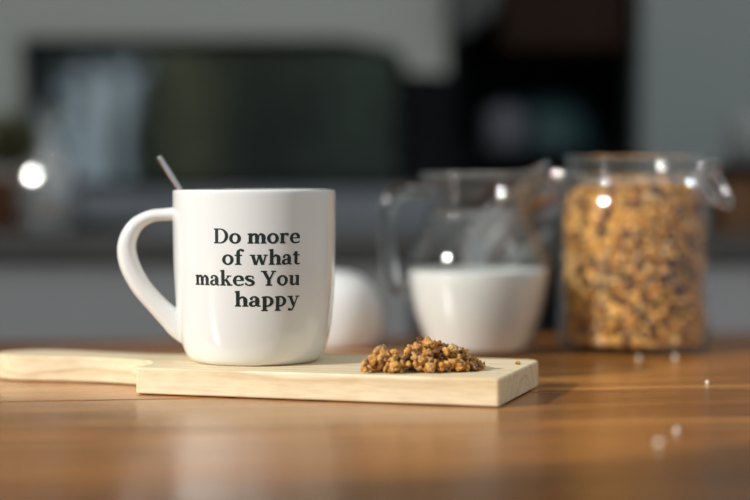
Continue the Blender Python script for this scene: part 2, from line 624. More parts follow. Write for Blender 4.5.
# right end: amber wooden box
bp = at(748, 0, 1.72)
wbx = empty('wooden_box', (bp.x+0.012, 1.72, ct))
tag(wbx, 'brown wooden box at the right end of the worktop beside the granola jar', 'box')
box('body', -0.045, 0.045, -0.05, 0.05, 0, 0.052, M['amber'], wbx, 0.002)
box('lid', -0.047, 0.047, -0.052, 0.052, 0.0525, 0.066, M['brown'], wbx, 0.002)
cn = from_bm('cup', lathe_bm([(0, 0), (0.02, 0), (0.023, 0.003), (0.026, 0.05), (0.025, 0.0505), (0.0235, 0.05), (0.021, 0.006), (0, 0.005)], 40), M['tall'], smooth=True)
cn.location = (bp.x+0.002, 1.72, ct+0.0665)
tag(cn, 'plain grey cup standing on the wooden box at the right', 'cup')

# ---- garden beyond the window
lawn = struct(box('ground', -6, 4, 2.7, 9, FLOOR-0.06, FLOOR-0.02, M['grass']))
lawn.name = 'ground'


def shrub(px, py, Y, rx, rz, mat, label, seed, n=1500):
    random.seed(seed)
    p = at(px, py, Y)
    r = empty('garden_shrub', (p.x, Y, FLOOR-0.02))
    tag(r, label, 'shrub', 'shrubs in the garden beyond the window')
    zc = p.z-FLOOR+0.02
    bm = bmesh.new()
    # dense core
    core = bmesh.ops.create_icosphere(bm, subdivisions=3, radius=1)
    for v in core['verts']:
        k = 0.80+0.16*noise.noise(v.co*2.3+Vector((seed, 0, 0)))
        v.co = Vector((v.co.x*rx*k, v.co.y*0.15*k, zc+v.co.z*rz*k))
    for i in range(n):
        a, b = random.uniform(0, 2*pi), math.acos(random.uniform(-1, 1))
        d = Vector((sin(b)*cos(a), sin(b)*sin(a), cos(b)))
        k = 0.84+0.22*random.random()
        pt = Vector((d.x*rx*k, d.y*0.16*k, zc+d.z*rz*k))
        add_leaf(bm, pt, d+Vector((random.uniform(-1, 1), random.uniform(-1, 1), random.uniform(-1, .4))), random.uniform(.03, .06), 0.026)
    from_bm('foliage', bm, mat, r)
    from_bm('trunk', sweep_bm([(0, 0, 0, .035, .035), (0.01, 0, zc*0.5, .028, .028), (0, 0, max(zc-rz*0.5, .2), .02, .02)], 10, side=Vector((0, 1, 0))), M['bark'], r, True)
    return r


shrub(-12, 90, 4.0, 0.17, 0.62, M['leaf'], 'dark green shrub at the far left of the window view', 1)
shrub(222, 110, 5.0, 0.20, 0.62, M['leaf_olive'], 'olive green shrub right of the bright gap in the window view', 2)
shrub(310, 100, 4.4, 0.18, 0.65, M['leaf_olive'], 'broad olive shrub in the middle of the window view', 3)
shrub(405, 90, 3.75, 0.20, 0.65, M['leaf'], 'dark green shrub at the right end of the window view', 5)
shrub(100, -5, 5.35, 0.26, 0.20, M['leaf'], 'dark green tree crown above the bright gap in the window view', 6)
shrub(110, 285, 6.0, 0.30, 0.25, M['leaf'], 'low dark green shrub below the bright gap in the window view', 7)
shrub(158, 150, 6.4, 0.10, 0.3, M['leaf'], 'slim dark green shrub just right of the bright gap', 8)
shrub(275, 60, 5.7, 0.30, 0.55, M['leaf'], 'tall dark shrub behind the two olive ones', 9)

# ------------------------------------------------------------------ table
TR = radians(8.5)
table = empty('dining_table', (0, 0.70, FLOOR), TR)
tag(table, 'honey brown wooden plank table carrying the mug, board, jug and jar', 'table')
# tabletop: planks along local x, back edge at local y ~ +0.60
tb = 0.617
bm = bmesh.new()
y = tb
prof_e = 0.0016
while y > -0.62:
    y0 = y-PLANK+0.0009
    out = [(y0, -0.032), (y, -0.032), (y, -prof_e), (y-0.0008, -0.0004), (y-0.0020, 0), (y0+0.0020, 0), (y0+0.0008, -0.0004), (y0, -prof_e)]
    a = [bm.verts.new((-0.85, q[0], q[1])) for q in out]
    b = [bm.verts.new((0.85, q[0], q[1])) for q in out]
    bm.faces.new(a)
    bm.faces.new(b[::-1])
    for i in range(len(out)):
        j = (i+1) % len(out)
        bm.faces.new((a[i], b[i], b[j], a[j]))
    y -= PLANK
ylo = y
top = from_bm('tabletop', bm, M['table'], table)
top.location = (0, 0, -FLOOR)
box('apron', -0.78, 0.78, tb-0.07, tb-0.045, -FLOOR-0.11, -FLOOR-0.0325, M['table'], table)
box('apron', -0.78, 0.78, ylo+0.045, ylo+0.07, -FLOOR-0.11, -FLOOR-0.0325, M['table'], table)
for sx in (-1, 1):
    for yy in (tb-0.06, ylo+0.06):
        box('leg', sx*0.78-0.03, sx*0.78+0.03, yy-0.03, yy+0.03, 0, -FLOOR-0.0325, M['table'], table, 0.003)

# ------------------------------------------------------------------ cutting board
BT = 0.0145
cb_ = empty('cutting_board', (-0.129, 0.949, 0.0003), -radians(16.9))
tag(cb_, 'pale wooden cutting board with a rounded handle, under the mug', 'cutting board')


def arc(cx, cy, r, a0, a1, n=8):
    return [(cx+r*cos(radians(a0+(a1-a0)*i/n)), cy+r*sin(radians(a0+(a1-a0)*i/n))) for i in range(n+1)]


L, Wd = 0.2005, 0.105
out = arc(L-0.002, 0.002, 0.002, -90, 0, 4) + arc(L-0.010, Wd-0.010, 0.010, 0, 90, 14)
out += arc(0.020, Wd-0.020, 0.020, 90, 160, 8)
hand = [(0.0, 0.078), (-0.010, 0.0755), (-0.028, 0.0745), (-0.050, 0.0765), (-0.072, 0.080), (-0.093, 0.0795), (-0.108, 0.071), (-0.113, 0.058), (-0.106, 0.046),
        (-0.092, 0.041), (-0.072, 0.0425), (-0.050, 0.0445), (-0.028, 0.042), (-0.012, 0.037), (-0.004, 0.030), (0.0, 0.018)]
out += spline(hand, 5)
out += arc(0.0022, 0.0022, 0.0022, 180, 270, 4)
bb = from_bm('board', prism_bm(out, 0, BT), M['board'], cb_)
bevel(bb, 0.0014, 3, 40)

BZ = BT+0.0003
BRot = Matrix.Rotation(-radians(16.9), 3, 'Z')


def on_board(u, v):
    p = BRot @ Vector((u, v, 0))
    return Vector((-0.129+p.x, 0.949+p.y, BZ))


# ------------------------------------------------------------------ mug
MC = Vector((-0.0671, 0.986, BZ))
MX = MC.x
mug = empty('mug', MC)
tag(mug, 'white ceramic mug printed with four lines of dark text, standing on the cutting board', 'mug')
MO = [(0.0335, 0.0002), (0.0352, 0.0008), (0.0378, 0.0032), (0.0402, 0.0080), (0.0420, 0.0145), (0.0434, 0.023), (0.0445, 0.035), (0.0455, 0.055), (0.0459, 0.075), (0.0459, 0.0935)]
MO = [(a*0.988, b*1.003) for a, b in MO]
MOs = spline(MO, 6)
rim = [(0.0451, 0.0949), (0.0445, 0.0953), (0.0437, 0.0952), (0.0430, 0.0946)]
inn = spline([(0.0427, 0.090), (0.0426, 0.075), (0.0420, 0.045), (0.0412, 0.028), (0.037, 0.013), (0.028, 0.0078), (0.0, 0.007)], 5)
prof = [(0, 0.0016), (0.0305, 0.0016), (0.0315, 0.0004), (0.0325, 0.0)] + MOs + rim + inn
from_bm('mug_body', lathe_bm(prof, 144), M['ceramic'], mug, True)
s_m = FP/MC.y


def mloc(px, py):
    return ((px-375)/s_m-MX, H-BZ-(py-HY)/s_m)


hp = [((180, 214), 16), ((166, 214.5), 13.5), ((150, 216.5), 13.5), ((135, 226), 16), ((127, 243), 19), ((129, 263), 21), ((140, 285), 21), ((156, 304), 21), ((171, 319), 24), ((179, 326), 27), ((190, 334), 27)]
path = []
for (p, w) in hp:
    x, z = mloc(*p)
    path.append((x, 0, z, w/s_m/2*0.97, 0.0058))
path = spline(path, 7)
from_bm('handle', sweep_bm(path, 28), M['ceramic'], mug, True)


# ---- lettering
class Glyphs:
    S, T, SH, OV = 2.95, 1.3, 1.35, 1.0

    @staticmethod
    def rect(x0, y0, x1, y1):
        n = max(1, int((x1-x0)/0.8))
        m = max(1, int((y1-y0)/1.5))
        q = []
        for i in range(n):
            for j in range(m):
                a, b = x0+(x1-x0)*i/n, x0+(x1-x0)*(i+1)/n
                c, d = y0+(y1-y0)*j/m, y0+(y1-y0)*(j+1)/m
                q.append([(a, c), (b, c), (b, d), (a, d)])
        return q

    @staticmethod
    def ring(cx, cy, rx, ry, tx, ty, a0=0, a1=360):
        n = 40
        q = []
        def P(t, o):
            a = radians(a0+(a1-a0)*t/n)
            if o:
                return (cx+rx*cos(a), cy+ry*sin(a))
            return (cx+(rx-tx)*cos(a), cy+(ry-ty)*sin(a))
        for i in range(n):
            q.append([P(i, 0), P(i, 1), P(i+1, 1), P(i+1, 0)])
        return q

    @staticmethod
    def rib(pts, n=8, smooth=True):
        if smooth:
            p = spline(pts, n)
        else:
            p = []
            for a, b in zip(pts, pts[1:]):
                for k in range(10):
                    t = k/10
                    p.append(tuple(a[j]+(b[j]-a[j])*t for j in range(3)))
            p.append(pts[-1])
        p = [(x, y, w*1.12) for x, y, w in p]
        L_, R_ = [], []
        for i, (x, y, w) in enumerate(p):
            a, b = p[max(i-1, 0)], p[min(i+1, len(p)-1)]
            dx, dy = b[0]-a[0], b[1]-a[1]
            l = sqrt(dx*dx+dy*dy) or 1
            L_.append((x-dy/l*w/2, y+dx/l*w/2))
            R_.append((x+dy/l*w/2, y-dx/l*w/2))
        return [[R_[i], R_[i+1], L_[i+1], L_[i]] for i in range(len(p)-1)]

    @staticmethod
    def dot(cx, cy, r):
        n = 16
        return [[(cx, cy), (cx+r*cos(2*pi*i/n), cy+r*sin(2*pi*i/n)), (cx+r*cos(2*pi*(i+1)/n), cy+r*sin(2*pi*(i+1)/n))] for i in range(n)]

    @staticmethod
    def diag(x0, y0, x1, y1, w):
        """slanted stroke with horizontal ends, w measured horizontally"""
        n = 10
        q = []
        for i in range(n):
            a, b = i/n, (i+1)/n
            xa, xb = x0+(x1-x0)*a, x0+(x1-x0)*b
            ya, yb = y0+(y1-y0)*a, y0+(y1-y0)*b
            q.append([(xa-w/2, ya), (xa+w/2, ya), (xb+w/2, yb), (xb-w/2, yb)])
        return q


G = Glyphs
Sx, SHh, OV = G.S, G.SH, G.OV


def stem(x, y0, y1, foot=True, flag=True):
    q = G.rect(x, y0, x+Sx, y1)
    if foot:
        q += G.rect(x-OV, y0, x+Sx+OV, y0+SHh)
    if flag:
        q += [[(x-OV, y1-1.3), (x+0.3, y1-1.9), (x+0.3, y1-0.05), (x-OV, y1-0.45)], [(x+0.2, y1-1.9), (x+Sx, y1-1.9), (x+Sx, y1+0.25), (x+0.2, y1-0.1)]]
    return q


def arch(x0, x1):
    return G.rib([(x0+Sx-0.5, 7.0, 0.8), (x0+Sx+0.8, 8.5, 1.3), ((x0+Sx+x1)/2+0.5, 9.25, 1.75), (x1+0.75, 8.5, 2.3), (x1+Sx/2, 6.6, Sx), (x1+Sx/2, 4, Sx)])


def glyph(ch):
    if ch == 'o':
        return G.ring(5, 5, 5, 5.25, 2.85, 1.65), 10
    if ch == 'D':
        return (G.rect(1.1, 0, 3.9, 14.6) + G.rect(0, 13.4, 6, 14.6) + G.rect(0, 0, 6, 1.2)
                + G.ring(5.6, 7.3, 7.2, 7.3, 2.9, 1.25, -90, 90)), 12.8
    if ch == 'm':
        q = stem(1, 0, 10)
        q += arch(1, 6.3) + G.rect(6.3, 0, 6.3+Sx, 4.2) + G.rect(6.3-0.6, 0, 6.3+Sx+0.6, SHh)
        q += arch(6.3, 11.6) + G.rect(11.6, 0, 11.6+Sx, 4.2) + G.rect(11.6-0.7, 0, 11.6+Sx+OV, SHh)
        return q, 15.2
    if ch == 'r':
        q = stem(1, 0, 10) + G.rect(4, 0, 5.2, SHh)
        q += G.rib([(3.0, 6.6, 0.8), (3.9, 8.4, 1.3), (5.4, 9.3, 1.7), (6.9, 9.3, 1.8)]) + G.dot(6.9, 8.7, 1.35)
        return q, 8.3
    if ch == 'e':
        q = G.ring(4.8, 5, 4.8, 5.25, 2.85, 1.6, 5, 300) + G.rect(2.0, 4.7, 9.35, 5.75)
        q += G.ring(5.6, 6.6, 3.85, 3.65, 2.3, 1.25, -25, 90)
        q += G.rib([(6.9, 0.75, 1.5), (8.2, 1.25, 1.1), (9.3, 2.3, 0.7)])
        return q, 9.5
    if ch == 'f':
        q = G.rect(1.6, 0, 1.6+Sx, 11) + G.rect(0.4, 0, 5.8, SHh) + G.rect(0, 8.7, 6.4, 9.85)
        q += G.rib([(1.6+Sx/2, 10.5, Sx), (3.2, 13.0, 2.3), (4.8, 14.7, 1.6), (6.6, 14.9, 1.3)]) + G.dot(6.9, 14.0, 1.3)
        return q, 7.2
    if ch == 'w':
        q = G.diag(2.3, 10, 5.0, 0, 2.7) + G.diag(7.9, 10, 5.3, 0, 1.35) + G.diag(7.9, 10, 10.8, 0, 2.7) + G.diag(13.4, 10, 11.0, 0, 1.3)
        q += G.rect(0, 8.95, 4.7, 10) + G.rect(5.9, 8.95, 9.8, 10) + G.rect(11.4, 8.95, 15, 10)
        return q, 15
    if ch == 'h':
        q = stem(1, 0, 15.3) + arch(1, 6.9) + G.rect(6.9, 0, 6.9+Sx, 4.2) + G.rect(6.1, 0, 6.9+Sx+OV, SHh)
        return q, 10.4
    if ch == 'a':
        q = G.dot(2.0, 7.6, 1.25) + G.rib([(1.5, 8.3, 1.1), (3.0, 9.4, 1.3), (5.0, 9.4, 1.7), (6.3, 8.4, 2.2), (6.65, 6.6, Sx), (6.65, 3.0, Sx), (6.9, 1.4, 2.2), (7.9, 0.65, 1.3), (9.3, 0.75, 0.9)])
        q += G.rib([(6.4, 5.55, 0.9), (4.4, 5.3, 1.1), (2.2, 4.3, 1.9), (1.35, 2.7, 2.4), (2.1, 1.05, 2.0), (3.7, 0.75, 1.5), (5.2, 1.3, 1.1), (6.4, 2.6, 0.8)])
        return q, 9.3
    if ch == 't':
        q = G.rect(1.5, 2.8, 1.5+Sx, 12.6) + G.rect(0, 8.75, 6.6, 9.9)
        q += [[(0, 9.8), (1.6, 9.8), (1.6, 12.6), (1.3, 11.2)], [(1.5, 12.5), (1.5+Sx, 12.5), (1.5+Sx, 12.9), (1.8, 12.9)]]
        q += G.rib([(1.5+Sx/2, 3.0, Sx), (2.95, 1.6, 2.3), (4.2, 0.65, 1.5), (5.6, 0.75, 1.2), (6.7, 1.4, 0.8)])
        return q, 6.8
    if ch == 'k':
        q = stem(1, 0, 15.3) + G.diag(3.6, 4.4, 8.0, 9.4, 1.5) + G.diag(5.1, 6.0, 8.6, 0.3, 3.0)
        q += G.rect(5.8, 8.9, 10, 10) + G.rect(6.2, 0, 10.8, SHh)
        return q, 10.6
    if ch == 's':
        q = G.rib([(7.0, 7.3, 0.9), (6.6, 8.9, 1.1), (4.3, 9.45, 1.4), (2.0, 8.9, 1.9), (1.5, 7.3, 2.4), (3.1, 5.8, 2.5), (5.5, 4.8, 2.6), (7.0, 3.3, 2.5), (6.4, 1.5, 2.0), (4.2, 0.6, 1.4), (1.8, 1.0, 1.2), (0.9, 2.8, 0.9)])
        q += G.rect(6.4, 6.7, 7.5, 9.3) + G.rect(0.3, 0.7, 1.3, 3.2)
        return q, 8.2
    if ch == 'Y':
        q = G.diag(2.6, 14.2, 6.6, 6.0, 3.1) + G.diag(11.0, 14.2, 7.6, 6.4, 1.6) + G.rect(5.4, 0, 8.2, 6.8)
        q += G.rect(0, 13.4, 5.2, 14.6) + G.rect(8.7, 13.4, 13.0, 14.6) + G.rect(4.0, 0, 9.6, SHh)
        return q, 13.0
    if ch == 'u':
        q = G.rect(1.2, 3.0, 1.2+Sx, 10) + G.rect(0, 8.85, 2, 10) + G.rect(7.0, 0, 7.0+Sx, 10) + G.rect(5.8, 8.85, 8, 10) + G.rect(9, 0, 10.6, 1.1)
        q += G.rib([(1.2+Sx/2, 3.6, Sx), (2.7, 1.8, 2.3), (4.3, 0.75, 1.7), (5.8, 1.2, 1.3), (7.2, 2.6, 0.8)])
        return q, 10.6
    if ch == 'p':
        q = stem(1, -4.4, 10) + G.ring(4.4, 5, 5.3, 5.25, 2.85, 1.55, -105, 105)
        return q, 9.8
    if ch == 'y':
        q = G.diag(2.4, 10, 5.9, 0.2, 2.8) + G.diag(9.3, 10, 6.0, 0.4, 1.3)
        q += G.rib([(6.2, 0.9, 1.3), (5.3, -1.6, 1.3), (4.2, -3.5, 1.4), (2.4, -3.9, 1.5)]) + G.dot(1.9, -3.2, 1.3)
        q += G.rect(0, 8.9, 4.9, 10) + G.rect(7.0, 8.9, 11.0, 10)
        return q, 11.0
    return [], 0


def mug_r(z):
    for (r0, z0), (r1, z1) in zip(MOs, MOs[1:]):
        if z0 <= z <= z1:
            return r0+(r1-r0)*(z-z0)/(z1-z0+1e-9)
    return 0.0459


LINES = [('Do more', 214.1, 299.6, 243.6), ('of what', 222.0, 299.8, 265.0), ('makes You', 194.8, 299.9, 286.0), ('happy', 234.0, 300.3, 307.0)]
bm = bmesh.new()
U = 10.35/10/s_m       # metres per glyph unit
for txt, xl, xr, yb in LINES:
    polys = []
    cur = 0.0
    for ch in txt:
        if ch == ' ':
            cur += 4.6
            continue
        q, adv = glyph(ch)
        polys += [[(x+cur, y) for x, y in pl] for pl in q]
        cur += adv+0.75
    tot = cur-0.75
    rad_ = 0.0451
    # pixel columns -> angle on the mug (front surface is a little nearer than the centre)
    def ang(px):
        f = lambda a: (MX+rad_*sin(a))/(MC.y-rad_*cos(a))*FP+375-px
        lo_, hi_ = -1.4, 1.4
        for _ in range(50):
            mid = (lo_+hi_)/2
            if f(mid) > 0:
                hi_ = mid
            else:
                lo_ = mid
        return (lo_+hi_)/2
    a0, a1 = ang(xl), ang(xr)
    sfr = FP/(MC.y-rad_)
    for pl in polys:
        vs = []
        for x, y in pl:
            a = a0+(a1-a0)*x/tot
            zb = H-BZ-(yb-HY)/sfr
            z = zb+y*1.035/sfr
            r = mug_r(z)+0.00012
            vs.append(bm.verts.new((r*sin(a), -r*cos(a), z)))
        try:
            bm.faces.new(vs)
        except ValueError:
            pass
bmesh.ops.remove_doubles(bm, verts=bm.verts[:], dist=1e-6)
txt_o = from_bm('printed_text', bm, M['ink'], mug, recalc=False)
txt_o['label'] = 'dark green serif lettering reading Do more of what makes You happy'

# ---- spoon
sp = empty('spoon', MC)
tag(sp, 'thin steel spoon leaning in the white mug with its handle end sticking out', 'spoon')
x1, z1 = mloc(156.5, 157.5)
x2, z2 = mloc(180, 193)
ux, uz = x2-x1, z2-z1
k = (0.0205-z1)/uz
pb_ = Vector((x1+ux*k, 0.004, 0.0205))
pt_ = Vector((x1, 0.016, z1))
d = (pb_-pt_).normalized()
pathS = [tuple(pt_+d*0.000)+(0.0012, 0.0020), tuple(pt_+d*0.002)+(0.0019, 0.0035), tuple(pt_+d*0.03)+(0.0017, 0.0030), tuple(pt_+d*0.08)+(0.0014, 0.002), tuple(pb_)+(0.0014, 0.0020)]
from_bm('handle', sweep_bm(spline(pathS, 5), 14), M['steel'], sp, True)
bm = bmesh.new()
bmesh.ops.create_uvsphere(bm, u_segments=24, v_segments=14, radius=1)
q = d.to_track_quat('Y', 'Z').to_matrix()
for v in bm.verts:
    c = v.co.copy()
    z = c.z*0.0025 if c.z < 0 else c.z*0.0004
    z += 0.0035*(c.x*c.x+c.y*c.y)-0.0035
    v.co = pb_+q @ Vector((c.x*0.009, (c.y)*0.013+0.010, z))
bo = from_bm('bowl', bm, M['steel'], sp, True)

# ------------------------------------------------------------------ glass jug with milk
JC = Vector(((478.5-375)/FP*1.180, 1.180, 0.0003))
jug = empty('milk_jug', JC)
tag(jug, 'clear glass jug with a pouring lip, half full of milk, behind the granola pile', 'jug')
jug.scale = (1, 1, 0.955)
sj = FP/JC.y
JO = spline([(0.0325, 0.0), (0.0345, 0.0008), (0.0362, 0.006), (0.0398, 0.0155), (0.0440, 0.029), (0.0472, 0.044), (0.0484, 0.055), (0.0476, 0.066), (0.0440, 0.077), (0.0385, 0.088),
             (0.0348, 0.0965), (0.0340, 0.103), (0.0352, 0.112), (0.0372, 0.119), (0.0388, 0.1235)], 5)
TH = 0.0024


def spout(p, a):
    z = p.z
    f = max(0.0, min(1.0, (z-0.098)/0.0255))
    aa = (a+pi) % (2*pi)-pi
    w = math.exp(-(aa/0.42)**2)
    if f > 0 and w > 0.001:
        k = 1+0.21*f**1.4*w
        p = Vector((p.x*k, p.y*(k*0.97 if w > .3 else k), z+0.0085*f*f*w))
    return p


JI = [(max(r-TH, 0.0005), z) for r, z in reversed(JO) if z > 0.0042]
rimj = [(0.0384, 0.1246), (0.0372, 0.1245)]
gp = [(0, 0.0012), (0.030, 0.0012), (0.0312, 0.0)] + JO + rimj + JI + [(0.030, 0.0030), (0, 0.0028)]
from_bm('glass_body', lathe_bm(gp, 128, fn=spout), M['glass'], jug, True)
rp_ = []
for k in range(128):
    a = 2*pi*k/128
    p = spout(Vector((0.0380*cos(a), 0.0380*sin(a), 0.1235)), a)
    rp_.append((p.x, p.y, p.z+0.0016, 0.0016, 0.0018))
from_bm('rim', sweep_bm(rp_, 12, side=Vector((0, 0, 1)), closed=True), M['glass_rim'], jug, True)
from_bm('neck_bead', sweep_bm([(0.0351*cos(2*pi*k/96), 0.0351*sin(2*pi*k/96), 0.0975, 0.0008, 0.0018) for k in range(96)], 12, side=Vector((0, 0, 1)), closed=True), M['glass_rim'], jug, True)
# handle (pixels)
def jl(px, py):
    return ((px-375)/sj-JC.x, (H-JC.z-(py-HY)/sj)/0.955)
hj = [((433, 193), 15), ((418, 191.5), 14), ((402, 191.5), 14), ((391, 199), 14), ((386, 215), 13.5), ((386.5, 240), 13), ((389, 265), 13), ((392, 282), 13), ((399, 289), 12), ((413, 290), 12)]
path = []
for p_, w_ in hj:
    x, z = jl(*p_)
    path.append((x, 0, z, (w_+2.5)/sj/2, 0.0062))
path[-1] = (-0.0462, 0, path[-1][2], 0.0042, 0.005)
from_bm('handle', sweep_bm(spline(path, 7), 24), M['glass_handle'], jug, True)
# milk
MT = 0.0558
mp_ = [(r-0.0002, z*0.955) for r, z in reversed(JI) if z*0.955 < MT]
rtop = mp_[-1][0]
mk = [(0, 0.0030), (0.0298, 0.0031)] + mp_ + [(rtop+0.0003, MT+0.0006), (rtop-0.0006, MT), (0, MT)]
milk = from_bm('milk', lathe_bm(mk, 96), M['milk'], smooth=True)
milk.location = JC
tag(milk, 'white milk filling the lower half of the glass jug', 'milk')

# ------------------------------------------------------------------ storage jar with granola
AC = Vector(((634.5-375)/FP*1.205, 1.205, 0.0003))
jar = empty('storage_jar', AC)
jar.scale = (1, 1, 0.935)
tag(jar, 'open clip-top glass storage jar filled with granola, lid hanging at its back left', 'jar')
AO = spline([(0.043, 0.0), (0.046, 0.0012), (0.0492, 0.006), (0.0502, 0.015), (0.0500, 0.06), (0.0496, 0.098), (0.0488, 0.108), (0.0462, 0.1165), (0.0446, 0.120)], 6)
neck = [(0.0446, 0.1235), (0.0462, 0.1245), (0.0470, 0.1260), (0.0470, 0.1285), (0.0456, 0.1300), (0.0453, 0.1335), (0.0456, 0.1370), (0.0450, 0.1382), (0.0438, 0.1382), (0.0432, 0.137), (0.0430, 0.1285)]
AI = [(r-0.0028, z) for r, z in reversed(AO) if z > 0.0050]
ap = [(0, 0.003), (0.030, 0.003), (0.039, 0.0008), (0.041, 0)] + AO + neck + AI + [(0.040, 0.0046), (0, 0.0044)]
ap = [(a*1.045, b) for a, b in ap]
from_bm('jar_body', lathe_bm(ap, 128), M['glass'], jar, True)


def ring_path(r, z, w, n=64, cx=0, cy=0):
    return [(cx+r*cos(2*pi*k/n), cy+r*sin(2*pi*k/n), z, w, w) for k in range(n)]


Zv = Vector((0, 0, 1))
bm = sweep_bm(ring_path(0.0482, 0.1222, 0.0011), 10, side=Zv, closed=True)
from_bm('neck_wire', bm, M['wire'], jar, True)


def wire(name, pts, w, parent, side=Vector((0.3, 0.9, 0.2)), n=8, bm=None):
    P_ = spline([(*p, w, w) for p in pts], 8)
    bm = sweep_bm(P_, 10, bm, side)
    return bm


from_bm('rim', sweep_bm([(0.0466*cos(2*pi*k/96), 0.0466*sin(2*pi*k/96), 0.1395, 0.0017, 0.0018) for k in range(96)], 12, side=Zv, closed=True), M['glass_rim'], jar, True)
from_bm('neck_bead', sweep_bm([(0.0490*cos(2*pi*k/96), 0.0490*sin(2*pi*k/96), 0.1270, 0.0012, 0.0016) for k in range(96)], 12, side=Zv, closed=True), M['glass_rim'], jar, True)
# clasp at the right: side arms, lever and closing bail
bm = wire('', [(0.046, -0.014, 0.122), (0.052, -0.014, 0.124), (0.058, -0.013, 0.131), (0.060, -0.010, 0.1335), (0.061, 0, 0.1345), (0.060, 0.010, 0.1335), (0.058, 0.013, 0.131), (0.052, 0.014, 0.124), (0.046, 0.014, 0.122)], 0.0012, jar)
bm = wire('', [(0.054, -0.017, 0.126), (0.058, -0.017, 0.120), (0.064, -0.016, 0.112), (0.070, -0.012, 0.104), (0.073, 0, 0.101), (0.070, 0.012, 0.104), (0.064, 0.016, 0.112), (0.058, 0.017, 0.120), (0.054, 0.017, 0.126)], 0.0012, jar, bm=bm)
bm = wire('', [(0.054, -0.018, 0.126), (0.054, 0, 0.1265), (0.054, 0.018, 0.126)], 0.0012, jar, bm=bm, side=Vector((0, 0, 1)))
bm = wire('', [(0.047, -0.016, 0.1215), (0.0555, -0.0165, 0.113), (0.059, -0.010, 0.106), (0.060, 0, 0.104), (0.059, 0.010, 0.106), (0.0555, 0.0165, 0.113), (0.047, 0.016, 0.1215)], 0.0012, jar, bm=bm)
bmesh.ops.scale(bm, verts=bm.verts[:], vec=(0.78, 0.85, 0.95), space=Matrix.Translation((-0.046, 0, -0.122)))
bmesh.ops.rotate(bm, verts=bm.verts[:], cent=(0, 0, 0), matrix=Matrix.Rotation(radians(-38), 3, 'Z'))
bmesh.ops.translate(bm, verts=bm.verts[:], vec=(0.0015, -0.001, 0.003))
from_bm('wire_clasp', bm, M['wire'], jar, True)
# hinge and open lid, back left
ha = radians(140)
hd = Vector((cos(ha), sin(ha), 0))
hn = Vector((-sin(ha), cos(ha), 0))
hp0 = hd*0.050+Vector((0, 0, 0.124))
bm = None
for s_ in (-1, 1):
    bm = wire('', [hp0-hd*0.002+hn*0.013*s_, hp0+hd*0.006+hn*0.013*s_+Vector((0, 0, 0.006)), hp0+hd*0.009+hn*0.012*s_+Vector((0, 0, 0.001)), hp0+hd*0.011+hn*0.012*s_-Vector((0, 0, 0.010))], 0.0012, jar, bm=bm, side=hn+Vector((0.01, 0.02, 0.1)))
bm = wire('', [hp0+hd*0.006-hn*0.014+Vector((0, 0, 0.006)), hp0+hd*0.006+Vector((0, 0, 0.006)), hp0+hd*0.006+hn*0.014+Vector((0, 0, 0.006))], 0.0012, jar, bm=bm, side=Zv)
from_bm('hinge_wire', bm, M['wire'], jar, True)
ld = (hd*0.66+Vector((0, 0, -0.75))).normalized()      # direction from hinge across the lid
nrm = ld.cross(hn).normalized()
if nrm.z < 0:
    nrm = -nrm
lc = hp0+hd*0.008+ld*0.052
Rm = Matrix((ld, hn, nrm)).transposed()
if Rm.determinant() < 0:
    Rm = Matrix((ld, -hn, nrm)).transposed()
lidp = [(0, 0.0), (0.036, 0.0), (0.0385, 0.0008), (0.040, 0.004), (0.0405, 0.006), (0.0455, 0.0065), (0.047, 0.008), (0.047, 0.0105), (0.0455, 0.012), (0.040, 0.0125), (0.038, 0.0145), (0.034, 0.0155), (0, 0.0165)]
bm = lathe_bm(lidp, 96)
for v in bm.verts:
    v.co = Rm @ v.co
lid = from_bm('lid', bm, M['glass_rim'], jar, True)
lid.location = lc
bm = sweep_bm(ring_path(0.0478, 0.0093, 0.0010), 10, side=Zv, closed=True)
for v in bm.verts:
    v.co = Rm @ v.co
from_bm('lid_wire', bm, M['wire'], lid, True)


# ---- granola geometry
def blob(bm, c, r, seed, sub=2, flat=1.0, rough=0.28):
    m = bmesh.ops.create_icosphere(bm, subdivisions=sub, radius=1)
    q = Matrix.Rotation(random.uniform(0, 6.28), 3, Vector((random.uniform(-1, 1), random.uniform(-1, 1), random.uniform(-1, 1))).normalized())
    sx, sy, sz = random.uniform(0.8, 1.25), random.uniform(0.75, 1.1), random.uniform(0.6, 0.95)*flat
    for v in m['verts']:
        k = 1+rough*noise.noise(v.co*1.6+Vector((seed*3.7, seed, 0)))+0.5*rough*noise.noise(v.co*4+Vector((0, seed*2.1, 0)))
        v.co = c+q @ Vector((v.co.x*sx*r*k, v.co.y*sy*r*k, v.co.z*sz*r*k))


random.seed(21)
# one stuff object: the jar's filling
bm = bmesh.new()
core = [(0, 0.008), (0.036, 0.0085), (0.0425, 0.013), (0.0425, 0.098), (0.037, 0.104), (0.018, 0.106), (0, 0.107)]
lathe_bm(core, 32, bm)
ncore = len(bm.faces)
GR = 0.0470
z = 0.0062
row = 0
def inner_r(z):
    z = z/0.935
    for (r0, z0), (r1, z1) in zip(AO, AO[1:]):
        if z0 <= z <= z1:
            return (r0+(r1-r0)*(z-z0)/(z1-z0+1e-9)-0.0031)*1.045
    return 0.0428
while z < 0.1125:
    r_in = inner_r(z)
    nn = 62
    for k_ in range(nn):
        a = 2*pi*(k_+random.uniform(-.4, .4)+0.5*(row % 2))/nn
        rr_ = random.choice([0.0020, 0.0026, 0.0032, 0.0040])*random.uniform(.85, 1.1)
        if z > 0.112:
            rr_ *= 0.85
        ww = r_in-rr_*1.28-random.uniform(0, 0.0012)
        blob(bm, Vector((ww*cos(a), ww*sin(a), max(z+random.uniform(-.0015, .0015), 0.0053+rr_*1.2))), rr_, random.random()*50, sub=1 if rr_ < .004 else 2, rough=0.45)
    z += 0.0043
    row += 1
